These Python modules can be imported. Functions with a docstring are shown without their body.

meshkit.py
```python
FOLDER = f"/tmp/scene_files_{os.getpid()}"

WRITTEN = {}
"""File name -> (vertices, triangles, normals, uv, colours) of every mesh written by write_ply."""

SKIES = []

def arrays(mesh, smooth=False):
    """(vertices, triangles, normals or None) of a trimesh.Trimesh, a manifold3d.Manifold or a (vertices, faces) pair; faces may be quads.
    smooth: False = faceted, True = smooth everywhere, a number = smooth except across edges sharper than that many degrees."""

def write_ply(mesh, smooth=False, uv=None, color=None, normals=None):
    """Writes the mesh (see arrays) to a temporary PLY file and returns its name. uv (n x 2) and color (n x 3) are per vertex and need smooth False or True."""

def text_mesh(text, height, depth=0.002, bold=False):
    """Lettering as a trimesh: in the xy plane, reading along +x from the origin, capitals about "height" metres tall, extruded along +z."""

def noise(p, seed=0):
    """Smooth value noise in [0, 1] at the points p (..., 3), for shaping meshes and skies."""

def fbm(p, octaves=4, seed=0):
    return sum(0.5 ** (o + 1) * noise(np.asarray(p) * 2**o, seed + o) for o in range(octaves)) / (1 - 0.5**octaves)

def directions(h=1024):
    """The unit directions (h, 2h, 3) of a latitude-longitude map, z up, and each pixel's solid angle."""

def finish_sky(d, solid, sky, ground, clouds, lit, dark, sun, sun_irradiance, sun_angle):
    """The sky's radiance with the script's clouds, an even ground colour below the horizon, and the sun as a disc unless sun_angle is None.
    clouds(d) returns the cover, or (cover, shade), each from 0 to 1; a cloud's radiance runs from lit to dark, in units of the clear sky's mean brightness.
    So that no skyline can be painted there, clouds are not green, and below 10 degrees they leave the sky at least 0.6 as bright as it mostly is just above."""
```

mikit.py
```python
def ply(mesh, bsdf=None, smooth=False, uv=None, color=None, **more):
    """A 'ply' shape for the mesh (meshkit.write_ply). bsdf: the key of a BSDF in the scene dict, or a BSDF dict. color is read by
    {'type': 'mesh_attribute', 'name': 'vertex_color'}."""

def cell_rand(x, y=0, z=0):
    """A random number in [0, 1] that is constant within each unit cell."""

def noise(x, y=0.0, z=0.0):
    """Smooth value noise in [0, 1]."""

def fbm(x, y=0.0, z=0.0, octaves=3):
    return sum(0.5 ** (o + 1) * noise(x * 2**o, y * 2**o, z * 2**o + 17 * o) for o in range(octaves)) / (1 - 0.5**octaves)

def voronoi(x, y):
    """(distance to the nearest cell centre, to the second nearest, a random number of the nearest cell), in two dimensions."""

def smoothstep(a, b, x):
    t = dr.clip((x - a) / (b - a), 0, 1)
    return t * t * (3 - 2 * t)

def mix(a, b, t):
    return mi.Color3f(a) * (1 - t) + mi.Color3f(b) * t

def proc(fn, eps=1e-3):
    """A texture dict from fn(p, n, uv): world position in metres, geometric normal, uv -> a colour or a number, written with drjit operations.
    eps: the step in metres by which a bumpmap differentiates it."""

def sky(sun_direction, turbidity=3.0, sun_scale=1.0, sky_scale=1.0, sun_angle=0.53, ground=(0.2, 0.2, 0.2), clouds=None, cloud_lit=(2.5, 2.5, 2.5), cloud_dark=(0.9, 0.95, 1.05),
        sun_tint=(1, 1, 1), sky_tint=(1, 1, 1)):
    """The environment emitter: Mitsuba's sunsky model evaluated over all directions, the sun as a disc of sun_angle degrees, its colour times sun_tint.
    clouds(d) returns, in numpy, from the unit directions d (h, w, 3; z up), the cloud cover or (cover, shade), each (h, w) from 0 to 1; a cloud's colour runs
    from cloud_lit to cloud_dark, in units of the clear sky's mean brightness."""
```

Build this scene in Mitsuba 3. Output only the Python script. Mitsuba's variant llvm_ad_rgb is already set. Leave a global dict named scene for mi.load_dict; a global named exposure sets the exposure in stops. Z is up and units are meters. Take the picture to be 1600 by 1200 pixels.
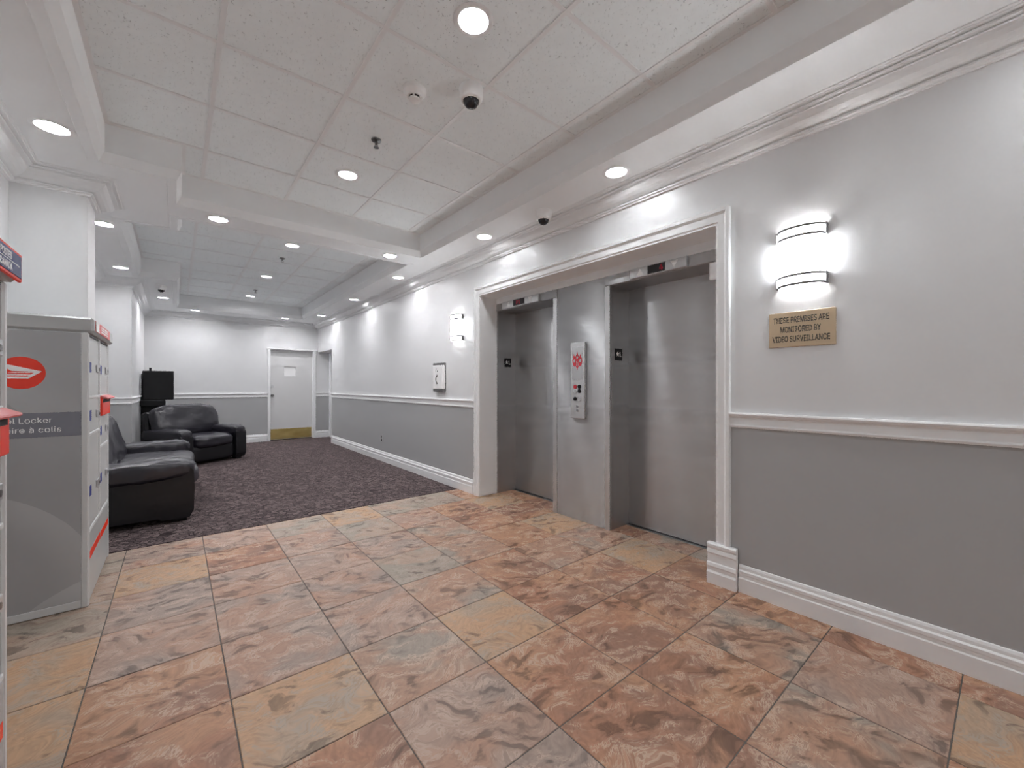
import math, random
import numpy as np, trimesh, manifold3d as m3
import drjit as dr
import mitsuba as mi
import mikit, meshkit
from mikit import proc, noise, fbm, voronoi, smoothstep, mix, cell_rand
from shapely.geometry import Polygon, Point, LineString, box as sbox
from shapely.ops import unary_union
T = mi.ScalarTransform4f
scene, labels = {}, {}

# ------------------------------------------------------------------ camera, light levels, exposure
FOCAL, YAW, EYE = 640.3, math.radians(39.36), 1.245
scene['camera'] = {'type': 'perspective', 'fov_axis': 'x', 'fov': math.degrees(2 * math.atan(800 / FOCAL)),
                   'principal_point_offset_y': -3 / 1200, 'near_clip': 0.05, 'far_clip': 100.0,
                   'to_world': T().look_at(origin=[0, 0, EYE], target=[math.sin(YAW), math.cos(YAW), EYE], up=[0, 0, 1])}
exposure = 1.66
DOWN_L = 36.0      # radiance of a recessed downlight's lens
HALL = 1.7           # how much stronger the lamps over the carpeted hall are
BULB_L = 75.0      # radiance of the tube inside a sconce's open shade
SCONCE_L = 11.0     # radiance of a wall sconce's glass
# (the lamps themselves are built below with their fittings; the lobby is a closed interior without daylight)

# ------------------------------------------------------------------ dimensions
W = 2.651          # right wall
XL = -0.855        # left wall
YB = 10.62         # back wall
YF = -3.6          # wall behind the camera
ZS, ZT = 2.72, 2.976   # soffit, tile ceiling
YC = 4.255         # where tile floor meets carpet
XE = 2.885         # steel front plane in the elevator recess
XD = 3.16          # elevator door plane
EY0, EY1 = 1.185, 3.795  # elevator opening
CZ = 2.26          # head of the elevator opening

# ------------------------------------------------------------------ materials
def two(b): return {'type': 'twosided', 'bsdf': b}
def rgb(*c): return {'type': 'rgb', 'value': list(c) if len(c) == 3 else [c[0]] * 3}
def mat(key, col, rough=0.5, metallic=0.0, spec=0.5, bump=None, bscale=1.0, clearcoat=0.0):
    b = {'type': 'principled', 'base_color': col if isinstance(col, dict) else rgb(*col), 'roughness': rough, 'metallic': metallic, 'specular': spec, 'clearcoat': clearcoat}
    if bump: b = {'type': 'bumpmap', 'arbitrary': bump, 'scale': bscale, 'bsdf': b}
    scene[key] = two(b)
mat('m_wall', (0.697, 0.703, 0.71), 0.42, spec=0.4)
mat('m_gray', (0.404, 0.408, 0.413), 0.45, spec=0.4)
mat('m_trim', (0.805, 0.815, 0.82), 0.40, spec=0.45)
mat('m_soffit', (0.825, 0.84, 0.845), 0.6, spec=0.3)
mat('m_gridbar', (0.80, 0.80, 0.80), 0.45)
mat('m_doorpaint', (0.66, 0.66, 0.66), 0.4)
mat('m_white', (0.86, 0.86, 0.86), 0.35)
mat('m_black', (0.010, 0.010, 0.011), 0.45, spec=0.15)
mat('m_blackgloss', (0.01, 0.01, 0.012), 0.08)
mat('m_darkgap', (0.02, 0.02, 0.02), 0.8)
mat('m_grout', (0.11, 0.095, 0.085), 0.8)
mat('m_chrome', (0.75, 0.75, 0.75), 0.2, metallic=1.0)
mat('m_darkmetal', (0.22, 0.22, 0.22), 0.35, metallic=1.0)
mat('m_bandmetal', (0.12, 0.12, 0.12), 0.55)
mat('m_brass', (0.72, 0.55, 0.20), 0.25, metallic=1.0)
mat('m_plaque', (0.52, 0.40, 0.27), 0.4, metallic=0.25)
mat('m_ink', (0.03, 0.022, 0.018), 0.5)
mat('m_lockergray', (0.47, 0.48, 0.48), 0.35)
mat('m_lockerframe', (0.58, 0.59, 0.59), 0.35)
mat('m_lockerhead', (0.40, 0.41, 0.41), 0.35)
mat('m_band', (0.175, 0.18, 0.21), 0.45)
mat('m_red', (0.74, 0.042, 0.020), 0.35)
mat('m_pink', (0.66, 0.17, 0.17), 0.35)
mat('m_blue', (0.022, 0.028, 0.12), 0.35)
mat('m_tagblue', (0.05, 0.06, 0.22), 0.4)
mat('m_signred', (0.55, 0.03, 0.05), 0.4)
mat('m_outlet', (0.42, 0.42, 0.42), 0.4)
mat('m_silver', (0.55, 0.56, 0.57), 0.3, metallic=0.6)
def steel_wave(p, n, uv):
    return 0.0010 * fbm(uv.x * 1.1, uv.y * 4.5, 3.0, 2)
def conductor(refl, au, av):
    return {'type': 'roughconductor', 'material': 'none', 'distribution': 'ggx', 'alpha_u': au, 'alpha_v': av, 'specular_reflectance': rgb(*refl)}
STEEL_BUMP = proc(steel_wave, 2e-3)
def bumped(b): return {'type': 'bumpmap', 'arbitrary': STEEL_BUMP, 'scale': 1.0, 'bsdf': b}
# brushed sheet: a broad vertical sheen with a clearer, sideways smeared reflection on top
scene['m_steel'] = two({'type': 'blendbsdf', 'weight': 0.45, 'a': conductor((0.50, 0.505, 0.51), 0.05, 0.34), 'b': bumped(conductor((0.56, 0.565, 0.57), 0.36, 0.02))})
scene['m_steelbright'] = two(conductor((0.66, 0.665, 0.67), 0.18, 0.28))
scene['m_canwhite'] = two({'type': 'diffuse', 'reflectance': rgb(0.8)})

def ceil_col(p, n, uv):
    speck = noise(p.x * 150, p.y * 150, 3.0)
    fine = noise(p.x * 420, p.y * 420, 9.0)
    d = smoothstep(0.76, 0.90, speck * 0.75 + fine * 0.25)
    v = 0.90 - 0.035 * fbm(p.x * 30, p.y * 30, 1.0) - 0.40 * d
    return mi.Color3f(v * 0.95, v * 0.995, v)
mat('m_ceiltile', proc(ceil_col), 0.85, spec=0.2)

def carpet_col(p, n, uv):
    wx = p.x + 0.03 * (noise(p.x * 14, p.y * 14, 5.0) - 0.5)
    wy = p.y + 0.03 * (noise(p.x * 14, p.y * 14, 8.0) - 0.5)
    d1, d2, r = voronoi(wx * 17, wy * 24)
    leaf = smoothstep(0.02, 0.22, d2 - d1)
    a = noise(wx * 38, wy * 60, 2.0)
    t = dr.clip(leaf * (0.30 + 0.75 * r) * (0.45 + 0.9 * a), 0, 1)
    f = 0.75 + 0.5 * noise(p.x * 300, p.y * 300, 4.0)
    return mix((0.022, 0.0155, 0.0175), (0.165, 0.128, 0.126), t) * f
mat('m_carpet', proc(carpet_col), 0.95, spec=0.1)

def slate(seed, cols, contrast=1.0):
    c0, c1, c2, c3 = cols
    def fn(p, n, uv):
        u, v = uv.x, uv.y
        w1, w2 = fbm(u * 6 + seed, v * 6, 1.0, 3) - 0.5, fbm(u * 6, v * 6 + seed, 6.0, 3) - 0.5
        wu, wv = u + 0.16 * w1, v + 0.16 * w2
        a = fbm(wu * 5 + wv * 3, wv * 8 + seed * 3, 2.0, 5)
        big = fbm(wu * 3.0, wv * 4.2 + seed, 11.0, 4)
        s = fbm(wu * 14 - wv * 6, wv * 27 + wu * 10 + seed, 7.0, 5)
        s2 = fbm(wu * 70 + 3, wv * 115 - wu * 35, 3.0, 3)
        c = mix(c0, c1, smoothstep(0.34, 0.66, a))
        c = mix(c, mi.Color3f(c2), smoothstep(0.46, 0.66, big) * 0.8)
        ridge = 1 - dr.abs(2 * s2 - 1)
        fleck = smoothstep(0.62, 0.95, ridge) * smoothstep(0.48, 0.66, s)
        c = mix(c, mi.Color3f(c3), dr.clip(fleck * 0.60 * contrast + 0.18 * smoothstep(0.54, 0.76, s), 0, 1))
        dark = smoothstep(0.46, 0.30, s) * smoothstep(0.40, 0.62, fbm(wu * 7, wv * 7 + 4, 13.0, 3))
        c = c * (1 - 0.46 * dark)
        return c * (0.82 + 0.36 * s2) * mi.Color3f(0.99, 0.91, 0.865)
    return fn
def slate_bump(p, n, uv):
    return 0.0016 * fbm(uv.x * 13, uv.y * 20, 1.0, 4)
RUST, TAN, MAUVE, GREEN, CREAM = (.355, .195, .130), (.46, .315, .205), (.365, .268, .222), (.325, .300, .258), (.53, .43, .35)
SL = {'rust': (1.3, (RUST, (.28, .168, .125), (.42, .255, .165), CREAM)),
      'mauve': (4.1, (MAUVE, (.385, .25, .19), (.305, .262, .238), (.50, .41, .35))),
      'green': (7.7, (GREEN, (.335, .285, .245), (.40, .30, .24), (.41, .375, .33))),
      'tan': (9.9, (TAN, (.39, .31, .24), (.46, .30, .19), (.38, .35, .31))),
      'mixed': (12.4, ((.36, .24, .185), (.31, .275, .24), (.385, .235, .165), CREAM))}
for k, (sd, cols) in SL.items():
    mat('m_slate_' + k, proc(slate(sd, cols)), 0.46, spec=0.32, bump=proc(slate_bump, 2e-3), bscale=1.0)

def leather_bump(p, n, uv):
    d1, d2, r = voronoi(p.x * 120 + p.z * 60, p.y * 120 + p.z * 70)
    return 0.0002 * smoothstep(0, 0.3, d2 - d1) + 0.0035 * fbm(p.x * 11, p.y * 11, p.z * 11, 3)
mat('m_leather', (0.008, 0.008, 0.010), 0.30, spec=0.45, bump=proc(leather_bump, 1.5e-3))
mat('m_leatherlight', (0.011, 0.010, 0.016), 0.27, spec=0.75, clearcoat=0.25, bump=proc(leather_bump, 1.5e-3))

def panel_col(p, n, uv):
    x, z = p.x, p.z
    def arc(cx, cz, r, w):
        d = dr.sqrt(dr.square(x - cx) + dr.square(z - cz)) - r
        return dr.select(d < 0, smoothstep(-w, 0.0, d), 0.0)
    a = 0.45 * arc(-1.25, 1.75, 0.62, 0.30) + 0.5 * arc(-0.95, 0.1, 0.62, 0.22) + 0.35 * arc(-0.2, 1.55, 0.62, 0.25) + 0.45 * arc(-0.15, -0.55, 0.75, 0.2)
    return mix((0.335, 0.34, 0.35), (0.50, 0.505, 0.51), dr.clip(a, 0, 1))
mat('m_lockerpanel', proc(panel_col), 0.4)
def brass_col(p, n, uv):
    return mix((0.55, 0.40, 0.12), (0.80, 0.66, 0.30), fbm(p.x * 5, p.z * 9, 2.0))
mat('m_kick', proc(brass_col), 0.3, metallic=0.9)

# ------------------------------------------------------------------ helpers
def numbered(key):
    if key not in scene and key not in labels: return key
    k = 1
    while f'{key}_{k:03d}' in scene or f'{key}_{k:03d}' in labels: k += 1
    return f'{key}_{k:03d}'
def box(x0, x1, y0, y1, z0, z1):
    b = trimesh.creation.box((abs(x1 - x0), abs(y1 - y0), abs(z1 - z0)))
    b.apply_translation(((x0 + x1) / 2, (y0 + y1) / 2, (z0 + z1) / 2)); return b
def cbox(x0, x1, y0, y1, z0, z1, r=0.004):
    x0, x1 = sorted((x0, x1)); y0, y1 = sorted((y0, y1)); z0, z1 = sorted((z0, z1))
    r = min(r, (x1 - x0) * .45, (y1 - y0) * .45, (z1 - z0) * .45)
    pts = []
    for a in (0, 1):
        for b in (0, 1):
            for c in (0, 1):
                X, Y, Z = (x0, x1)[a], (y0, y1)[b], (z0, z1)[c]
                dx, dy, dz = r * (1 - 2 * a), r * (1 - 2 * b), r * (1 - 2 * c)
                pts += [(X, Y + dy, Z + dz), (X + dx, Y, Z + dz), (X + dx, Y + dy, Z)]
    return trimesh.convex.convex_hull(np.array(pts))
def cat(*ms): return trimesh.util.concatenate(list(ms))
def cyl(r, p0, p1, n=24):
    return trimesh.creation.cylinder(radius=r, segment=[p0, p1], sections=n)
def extrude(poly, z0, z1):
    polys = getattr(poly, 'geoms', [poly]); out = []
    for g in polys:
        e = trimesh.creation.extrude_polygon(g, z1 - z0, engine='earcut'); e.apply_translation((0, 0, z0)); out.append(e)
    return cat(*out)
def place(mesh, o, ax, ay, az):
    M = np.eye(4); M[:3, 0], M[:3, 1], M[:3, 2], M[:3, 3] = ax, ay, az, o
    m = mesh.copy(); m.apply_transform(M); return m
FACE_W = ((0, -1, 0), (0, 0, 1), (-1, 0, 0))    # on a face looking towards -x
FACE_S = ((1, 0, 0), (0, 0, 1), (0, -1, 0))     # on a face looking towards -y
FACE_E = ((0, 1, 0), (0, 0, 1), (1, 0, 0))      # on a face looking towards +x
def text(s, h, depth, centre, face, bold=False, left=False):
    m = meshkit.text_mesh(s, h, depth, bold)
    x0 = 0 if left else (m.bounds[0][0] + m.bounds[1][0]) / 2
    m.apply_translation((-x0, -h / 2, 0)); return place(m, centre, *face)
def flat(poly, depth, centre, face): return place(extrude(poly, 0, depth), centre, *face)
def planar_uv(mesh):
    v = mesh.vertices[mesh.faces].reshape(-1, 3); f = np.arange(len(v)).reshape(-1, 3)
    n = np.repeat(np.abs(mesh.face_normals), 3, axis=0); ax = n.argmax(1)
    uv = np.where((ax == 0)[:, None], v[:, [1, 2]], np.where((ax == 1)[:, None], v[:, [0, 2]], v[:, [0, 1]]))
    return trimesh.Trimesh(v, f, process=False), uv
def add(key, mesh, m, smooth=False, label=None, category=None, group=None, kind=None, **more):
    key = numbered(key)
    if isinstance(mesh, m3.Manifold):
        mm = mesh.to_mesh(); mesh = trimesh.Trimesh(mm.vert_properties[:, :3], mm.tri_verts, process=False)
    if m.startswith('m_steel'):
        mesh, uv = planar_uv(mesh); scene[key] = mikit.ply(mesh, m, uv=uv, **more)
    else:
        scene[key] = mikit.ply(mesh, m, smooth=smooth, **more)
    tag(key, label, category, group, kind); return key
def tag(key, label=None, category=None, group=None, kind=None):
    d = {k: v for k, v in dict(label=label, category=category, group=group, kind=kind).items() if v}
    if d: labels[key] = d
def thing(key, label, category, group=None):
    key = numbered(key); tag(key, label, category, group); return key
def struct(key, mesh, m, smooth=False, label=None): return add(key, mesh, m, smooth, label, kind='structure')
def sweep(path, profile, closed=False):
    """profile (d, z): d to the LEFT of the path's direction; mitred corners"""
    P = np.asarray(path, float); n = len(P); rows = []
    for i in range(n):
        a = P[i] - P[i - 1] if (closed or i > 0) else None
        b = P[(i + 1) % n] - P[i] if (closed or i < n - 1) else None
        a = b if a is None else a; b = a if b is None else b
        a = a / np.linalg.norm(a); b = b / np.linalg.norm(b)
        na, nb = np.array([-a[1], a[0]]), np.array([-b[1], b[0]])
        mtr = (na + nb) / (1 + na @ nb)
        rows.append([(P[i][0] + mtr[0] * d, P[i][1] + mtr[1] * d, z) for d, z in profile])
    V = np.array(rows).reshape(-1, 3); k = len(profile); F = []
    for i in range(n if closed else n - 1):
        j = (i + 1) % n
        for q in range(k):
            r = (q + 1) % k
            F += [(i * k + q, j * k + q, j * k + r), (i * k + q, j * k + r, i * k + r)]
    if not closed:
        for s in (0, n - 1):
            c = trimesh.creation.triangulate_polygon(Polygon(profile), engine='earcut')
            idx = [min(range(k), key=lambda t: (profile[t][0] - p[0]) ** 2 + (profile[t][1] - p[1]) ** 2) for p in c[0]]
            F += [[s * k + idx[t] for t in tri] for tri in c[1]]
    m = trimesh.Trimesh(V, np.array(F), process=False)
    m.fix_normals(); return m
def pillow(sx, sy, sz, n=13, k=4.5, amp=0.0, freq=6.0, seed=0, wr=0.0, wrdir=(1, 0, 0), wrf=40):
    """a soft cushion: a rounded super-ellipsoid with uneven stuffing and creases"""
    g = np.linspace(-1, 1, n); V, F = [], []
    for ax in range(3):
        for sgn in (-1, 1):
            a, b = np.meshgrid(g, g, indexing='ij'); base = sum(len(v) for v in V)
            q = np.zeros((n * n, 3)); q[:, ax] = sgn; q[:, (ax + 1) % 3] = a.ravel(); q[:, (ax + 2) % 3] = b.ravel(); V.append(q)
            for i in range(n - 1):
                for j in range(n - 1):
                    c = [base + i * n + j, base + (i + 1) * n + j, base + (i + 1) * n + j + 1, base + i * n + j + 1]
                    if sgn < 0: c = c[::-1]
                    F += [(c[0], c[1], c[2]), (c[0], c[2], c[3])]
    V = np.vstack(V); V = np.sign(V) * np.abs(V) ** 0.85
    V = V / (np.abs(V) ** k).sum(1, keepdims=True) ** (1 / k)
    V = V * np.array([sx, sy, sz]) / 2
    m = trimesh.Trimesh(V, np.array(F), process=True); m.merge_vertices(digits_vertex=6)
    V = np.array(m.vertices); N = np.array(m.vertex_normals)
    d = amp * (meshkit.fbm(V * freq + 31 * seed, 3, seed) - 0.5) * 2
    if wr:
        w = np.array(wrdir, float); t = V @ w
        d = d + wr * (np.abs(np.sin(t * wrf + 5 * meshkit.fbm(V * 5, 2, seed + 3))) ** 0.5 - 0.6) * meshkit.fbm(V * 6, 2, seed + 9)
    m.vertices = V + N * d[:, None]; return m
def rot(m, deg, o=(0, 0, 0), ax=(0, 0, 1)):
    m = m.copy(); m.apply_transform(trimesh.transformations.rotation_matrix(math.radians(deg), ax, o)); return m
def tr(m, *o):
    m = m.copy(); m.apply_translation(o); return m

# ------------------------------------------------------------------ floor: grout bed and single slate tiles, carpet
G, TX0, TY0 = 0.4572, 0.169, 1.962
tfloor = struct('floor', box(XL - .05, XD + .05, YF - .05, YC, -0.06, -0.0025), 'm_grout', label='multicoloured slate tile floor of the elevator lobby')
area = unary_union([sbox(XL, YF, W, YC - .002), sbox(W - .01, EY0, XD, EY1)])
tone = {(0, 0): 'mauve', (0, 1): 'mauve', (0, 2): 'mauve', (0, 3): 'rust', (0, 4): 'mauve', (0, -1): 'tan', (0, -2): 'rust', (-1, 0): 'rust', (-1, 1): 'mauve', (-1, 2): 'mauve', (-1, 3): 'tan', (-1, 4): 'mauve',
        (-2, 0): 'tan', (-2, 1): 'tan', (-2, 2): 'green', (1, 0): 'mauve', (1, -1): 'mixed', (1, 1): 'mauve', (1, 2): 'mauve', (1, 3): 'mauve', (1, -2): 'mauve', (2, 0): 'mixed', (2, 1): 'green', (2, 2): 'mauve', (2, 3): 'green', (2, 4): 'tan',
        (2, -1): 'tan', (3, -1): 'rust', (3, 0): 'rust', (3, 1): 'mixed', (3, 2): 'mixed', (3, 3): 'mauve', (3, 4): 'green', (4, -1): 'rust', (4, 0): 'mixed', (4, 1): 'rust', (4, 2): 'rust', (4, 3): 'rust', (2, -2): 'rust', (3, -2): 'rust', (4, -2): 'rust', (3, -3): 'rust', (4, -3): 'mixed',
        (5, -1): 'tan', (5, 0): 'mixed', (5, 1): 'tan', (5, 2): 'rust', (5, 3): 'tan', (5, 4): 'rust', (5, -2): 'rust', (5, -3): 'rust', (5, -4): 'rust', (6, 0): 'rust', (6, 1): 'rust', (6, 2): 'rust', (6, 3): 'rust'}
rng = random.Random(5)
for i in range(-3, 8):
    for j in range(-13, 6):
        g = 0.0022
        cell = sbox(TX0 + (i - 0) * G + g, TY0 + j * G + g, TX0 + (i + 1) * G - g, TY0 + (j + 1) * G - g).intersection(area)
        if cell.is_empty: continue
        for c in getattr(cell, 'geoms', [cell]):
            if c.geom_type != 'Polygon' or c.area < 0.003: continue
            x0, y0, x1, y1 = c.bounds
            z = rng.uniform(-0.0006, 0.0006)
            b = cbox(x0, x1, y0, y1, -0.0095, z, 0.0016) if abs(c.area - (x1 - x0) * (y1 - y0)) < 1e-6 else extrude(c, -0.0095, z)
            v, f = b.vertices[b.faces].reshape(-1, 3), np.arange(len(b.faces) * 3).reshape(-1, 3)
            th = rng.choice((0, 0, 0, math.pi)) + rng.uniform(-0.35, 0.35)
            cc, ss = math.cos(th), math.sin(th); lx, ly = v[:, 0] - x0, v[:, 1] - y0
            uv = np.stack([lx * cc - ly * ss + rng.uniform(0, 60), lx * ss + ly * cc + rng.uniform(0, 60)], 1)
            k = tone.get((i, j)) or rng.choice(('rust', 'mauve', 'tan', 'mixed', 'rust', 'green'))
            key = numbered('floor__tile')
            scene[key] = mikit.ply(trimesh.Trimesh(v, f, process=False), 'm_slate_' + k, uv=uv)
struct('carpet', cat(box(XL - .05, W + .35, YC, YB + .05, -0.06, 0.0), cbox(XL, W, YC, YC + .03, -.05, .004, .003)), 'm_carpet', label='dark plum carpet with a leafy pattern beyond the slate tiles')

# ------------------------------------------------------------------ walls
ZC = 1.038   # colour change, hidden behind the chair rail
def wall(key, rects, label):
    """rects: (x0, x1, y0, y1[, zlow, zhigh]); white above and grey below the chair rail"""
    up, lo = [], []
    for r in rects:
        z0, z1 = (r[4], r[5]) if len(r) > 4 else (0, ZS + .3)
        if z1 > ZC: up.append(box(*r[:4], max(z0, ZC), z1))
        if z0 < ZC: lo.append(box(*r[:4], z0 - .02, min(z1, ZC)))
    k = struct(key, cat(*up), 'm_wall', label=label)
    if lo: add(k + '__wainscot', cat(*lo), 'm_gray', label='grey painted lower wall')
    return k
DY0 = 9.48
wr = wall('wall_right', [(W, W + .22, YF, EY0)], 'right wall with the brass plaque and the near sconce')
wall('wall_right_001', [(W, W + .22, EY1, DY0)], 'right wall beyond the elevators with the phone box')
wr = wall('wall_right_002', [(W, W + .22, EY0, EY1, CZ, ZS + .3)], 'white wall above the elevator casing')
wall('wall_right_003', [(W, W + .22, DY0, YB, 2.05, ZS + .3)], 'white wall above the corner door recess')
wall('wall_back', [(-.6, 1.63, YB, YB + .2), (2.56, W + .5, YB, YB + .2), (1.63, 2.56, YB, YB + .2, 2.10, ZS + .3)], 'white and grey end wall with the door')
wall('wall_left', [(XL - .2, XL, YF, YB)], 'left wall behind the parcel lockers')
wall('wall_front', [(XL - .2, W + .2, YF - .2, YF)], 'wall behind the viewer')
wall('pillar', [(XL, -.489, 4.205, 4.55)], 'white wall pillar right behind the parcel locker')
wall('pillar_001', [(XL, -.475, 7.75, YB)], 'boxed out wall end behind the armchair and television')

# mouldings
crown = [(0.0, 2.600), (0.016, 2.600), (0.018, 2.609), (0.030, 2.613), (0.031, 2.621), (0.021, 2.623), (0.021, 2.629), (0.040, 2.632), (0.062, 2.640), (0.082, 2.655), (0.096, 2.673), (0.102, 2.684),
         (0.110, 2.686), (0.102, 2.688), (0.102, 2.693), (0.128, 2.695), (0.130, 2.701), (0.120, 2.703), (0.120, 2.708), (0.146, 2.710), (0.148, 2.714), (0.160, 2.716), (0.160, 2.7195), (0.0, 2.7195)]
ring = [(XL, YF), (W, YF), (W, YB), (-.475, YB), (-.475, 7.75), (XL, 7.75), (XL, 4.55), (-.489, 4.55), (-.489, 4.205), (XL, 4.205)]
# counter-clockwise ring: its left side is the room
struct('trim_1', sweep(ring, crown, True), 'm_trim', label='white crown moulding around the room')
rail = [(0, .993), (.012, .993), (.016, 1.004), (.010, 1.012), (.010, 1.050), (.014, 1.058), (.026, 1.064), (.030, 1.074), (.026, 1.083), (0, 1.083)]
base = [(0, 0), (.020, 0), (.020, .085), (.015, .092), (.015, .108), (.019, .112), (.019, .128), (.011, .136), (.010, .150), (.006, .160), (0, .164)]
runs = [[(W, YF), (W, EY0 - .085)], [(W, EY1 + .085), (W, DY0)], [(W + .25, YB), (2.60, YB)], [(1.59, YB), (-.475, YB), (-.475, 7.75), (XL, 7.75), (XL, 4.55), (-.489, 4.55), (-.489, 4.205), (XL, 4.205), (XL, YF), (W, YF)]]
baser = [list(r) for r in runs]
baser[0][1] = (W, 1.049); baser[1][0] = (W, 3.93)
rl = ['white chair rail on the near right wall under the brass plaque', 'white chair rail on the right wall beyond the elevators', 'short white chair rail right of the end door', 'white chair rail along the end wall and left wall']
bl = ['white stepped baseboard on the near right wall', 'white stepped baseboard along the carpet beyond the elevators', 'short white baseboard right of the end door', 'white baseboard along the end wall and left wall']
for i in range(4):
    struct(f'trim_{i + 2}', sweep(runs[i], rail), 'm_trim', label=rl[i])
    struct(['baseboard_right', 'baseboard_right_001', 'baseboard_back', 'baseboard_left'][i], sweep(baser[i], base), 'm_trim', label=bl[i])

# elevator casing, with reveal lining and plinth blocks
cas = thing('trim_6', None, None); labels[cas] = {'kind': 'structure', 'label': 'wide white casing around the two elevators'}
cprof = [(0, 0), (.012, 0), (.012, .010), (.018, .014), (.018, .052), (.024, .060), (.030, .066), (.030, .085), (0, .085)]   # (proud, across) from the inner edge
def casing():
    out = []
    path = [(EY0, 0.0), (EY0, CZ), (EY1, CZ), (EY1, 0.0)]
    V, F, k = [], [], len(cprof)
    for i, (y, z) in enumerate(path):
        sy = -1 if i < 2 else 1; sz = 0 if i in (0, 3) else 1
        for d, a in cprof: V.append((W - d, y + sy * a, z + sz * a * 1.12))
    for i in range(3):
        for q in range(k):
            r = (q + 1) % k
            F += [(i * k + q, (i + 1) * k + q, (i + 1) * k + r), (i * k + q, (i + 1) * k + r, i * k + r)]
    m = trimesh.Trimesh(np.array(V), np.array(F), process=False); m.fix_normals(); return m
add(cas + '__casing', casing(), 'm_trim')
add(cas + '__recess_fascia', box(XE - .006, XE + .3, EY0 - .3, EY1 + .1, 2.19, CZ + .05), 'm_soffit')
add(cas + '__recess_side', cat(box(W + .22, XE + .4, EY0 - .1, EY0 - .02, 0, CZ), box(W + .2, XE, EY1, EY1 + .1, 0, CZ)), 'm_wall')
add(cas + '__reveal', cat(cbox(W - .012, XE, EY1 - .003, EY1 + .01, 0, CZ, .002), cbox(W - .012, XE - .006, EY0 - .02, EY0 + .001, 0, CZ, .002), cbox(W - .012, XE - .006, EY0, EY1, CZ - .004, CZ + .012, .002)), 'm_trim')
pl = [(0, 0), (.032, 0), (.034, .070), (.026, .082), (.026, .105), (.034, .112), (.030, .130), (.022, .136), (.020, .185), (.030, .195), (.026, .212), (.020, .218), (.030, .232), (.030, .246), (.022, .254), (0, .256)]
add(cas + '__plinth', sweep([(XE, EY1 - .001), (W - .010, EY1 - .001), (W - .010, EY1 + .13)][::-1], [(d, z) for d, z in pl]), 'm_trim')
add(cas + '__plinth', sweep([(W - .010, EY0 + .045), (W - .010, 1.055)][::-1], pl), 'm_trim')

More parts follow.
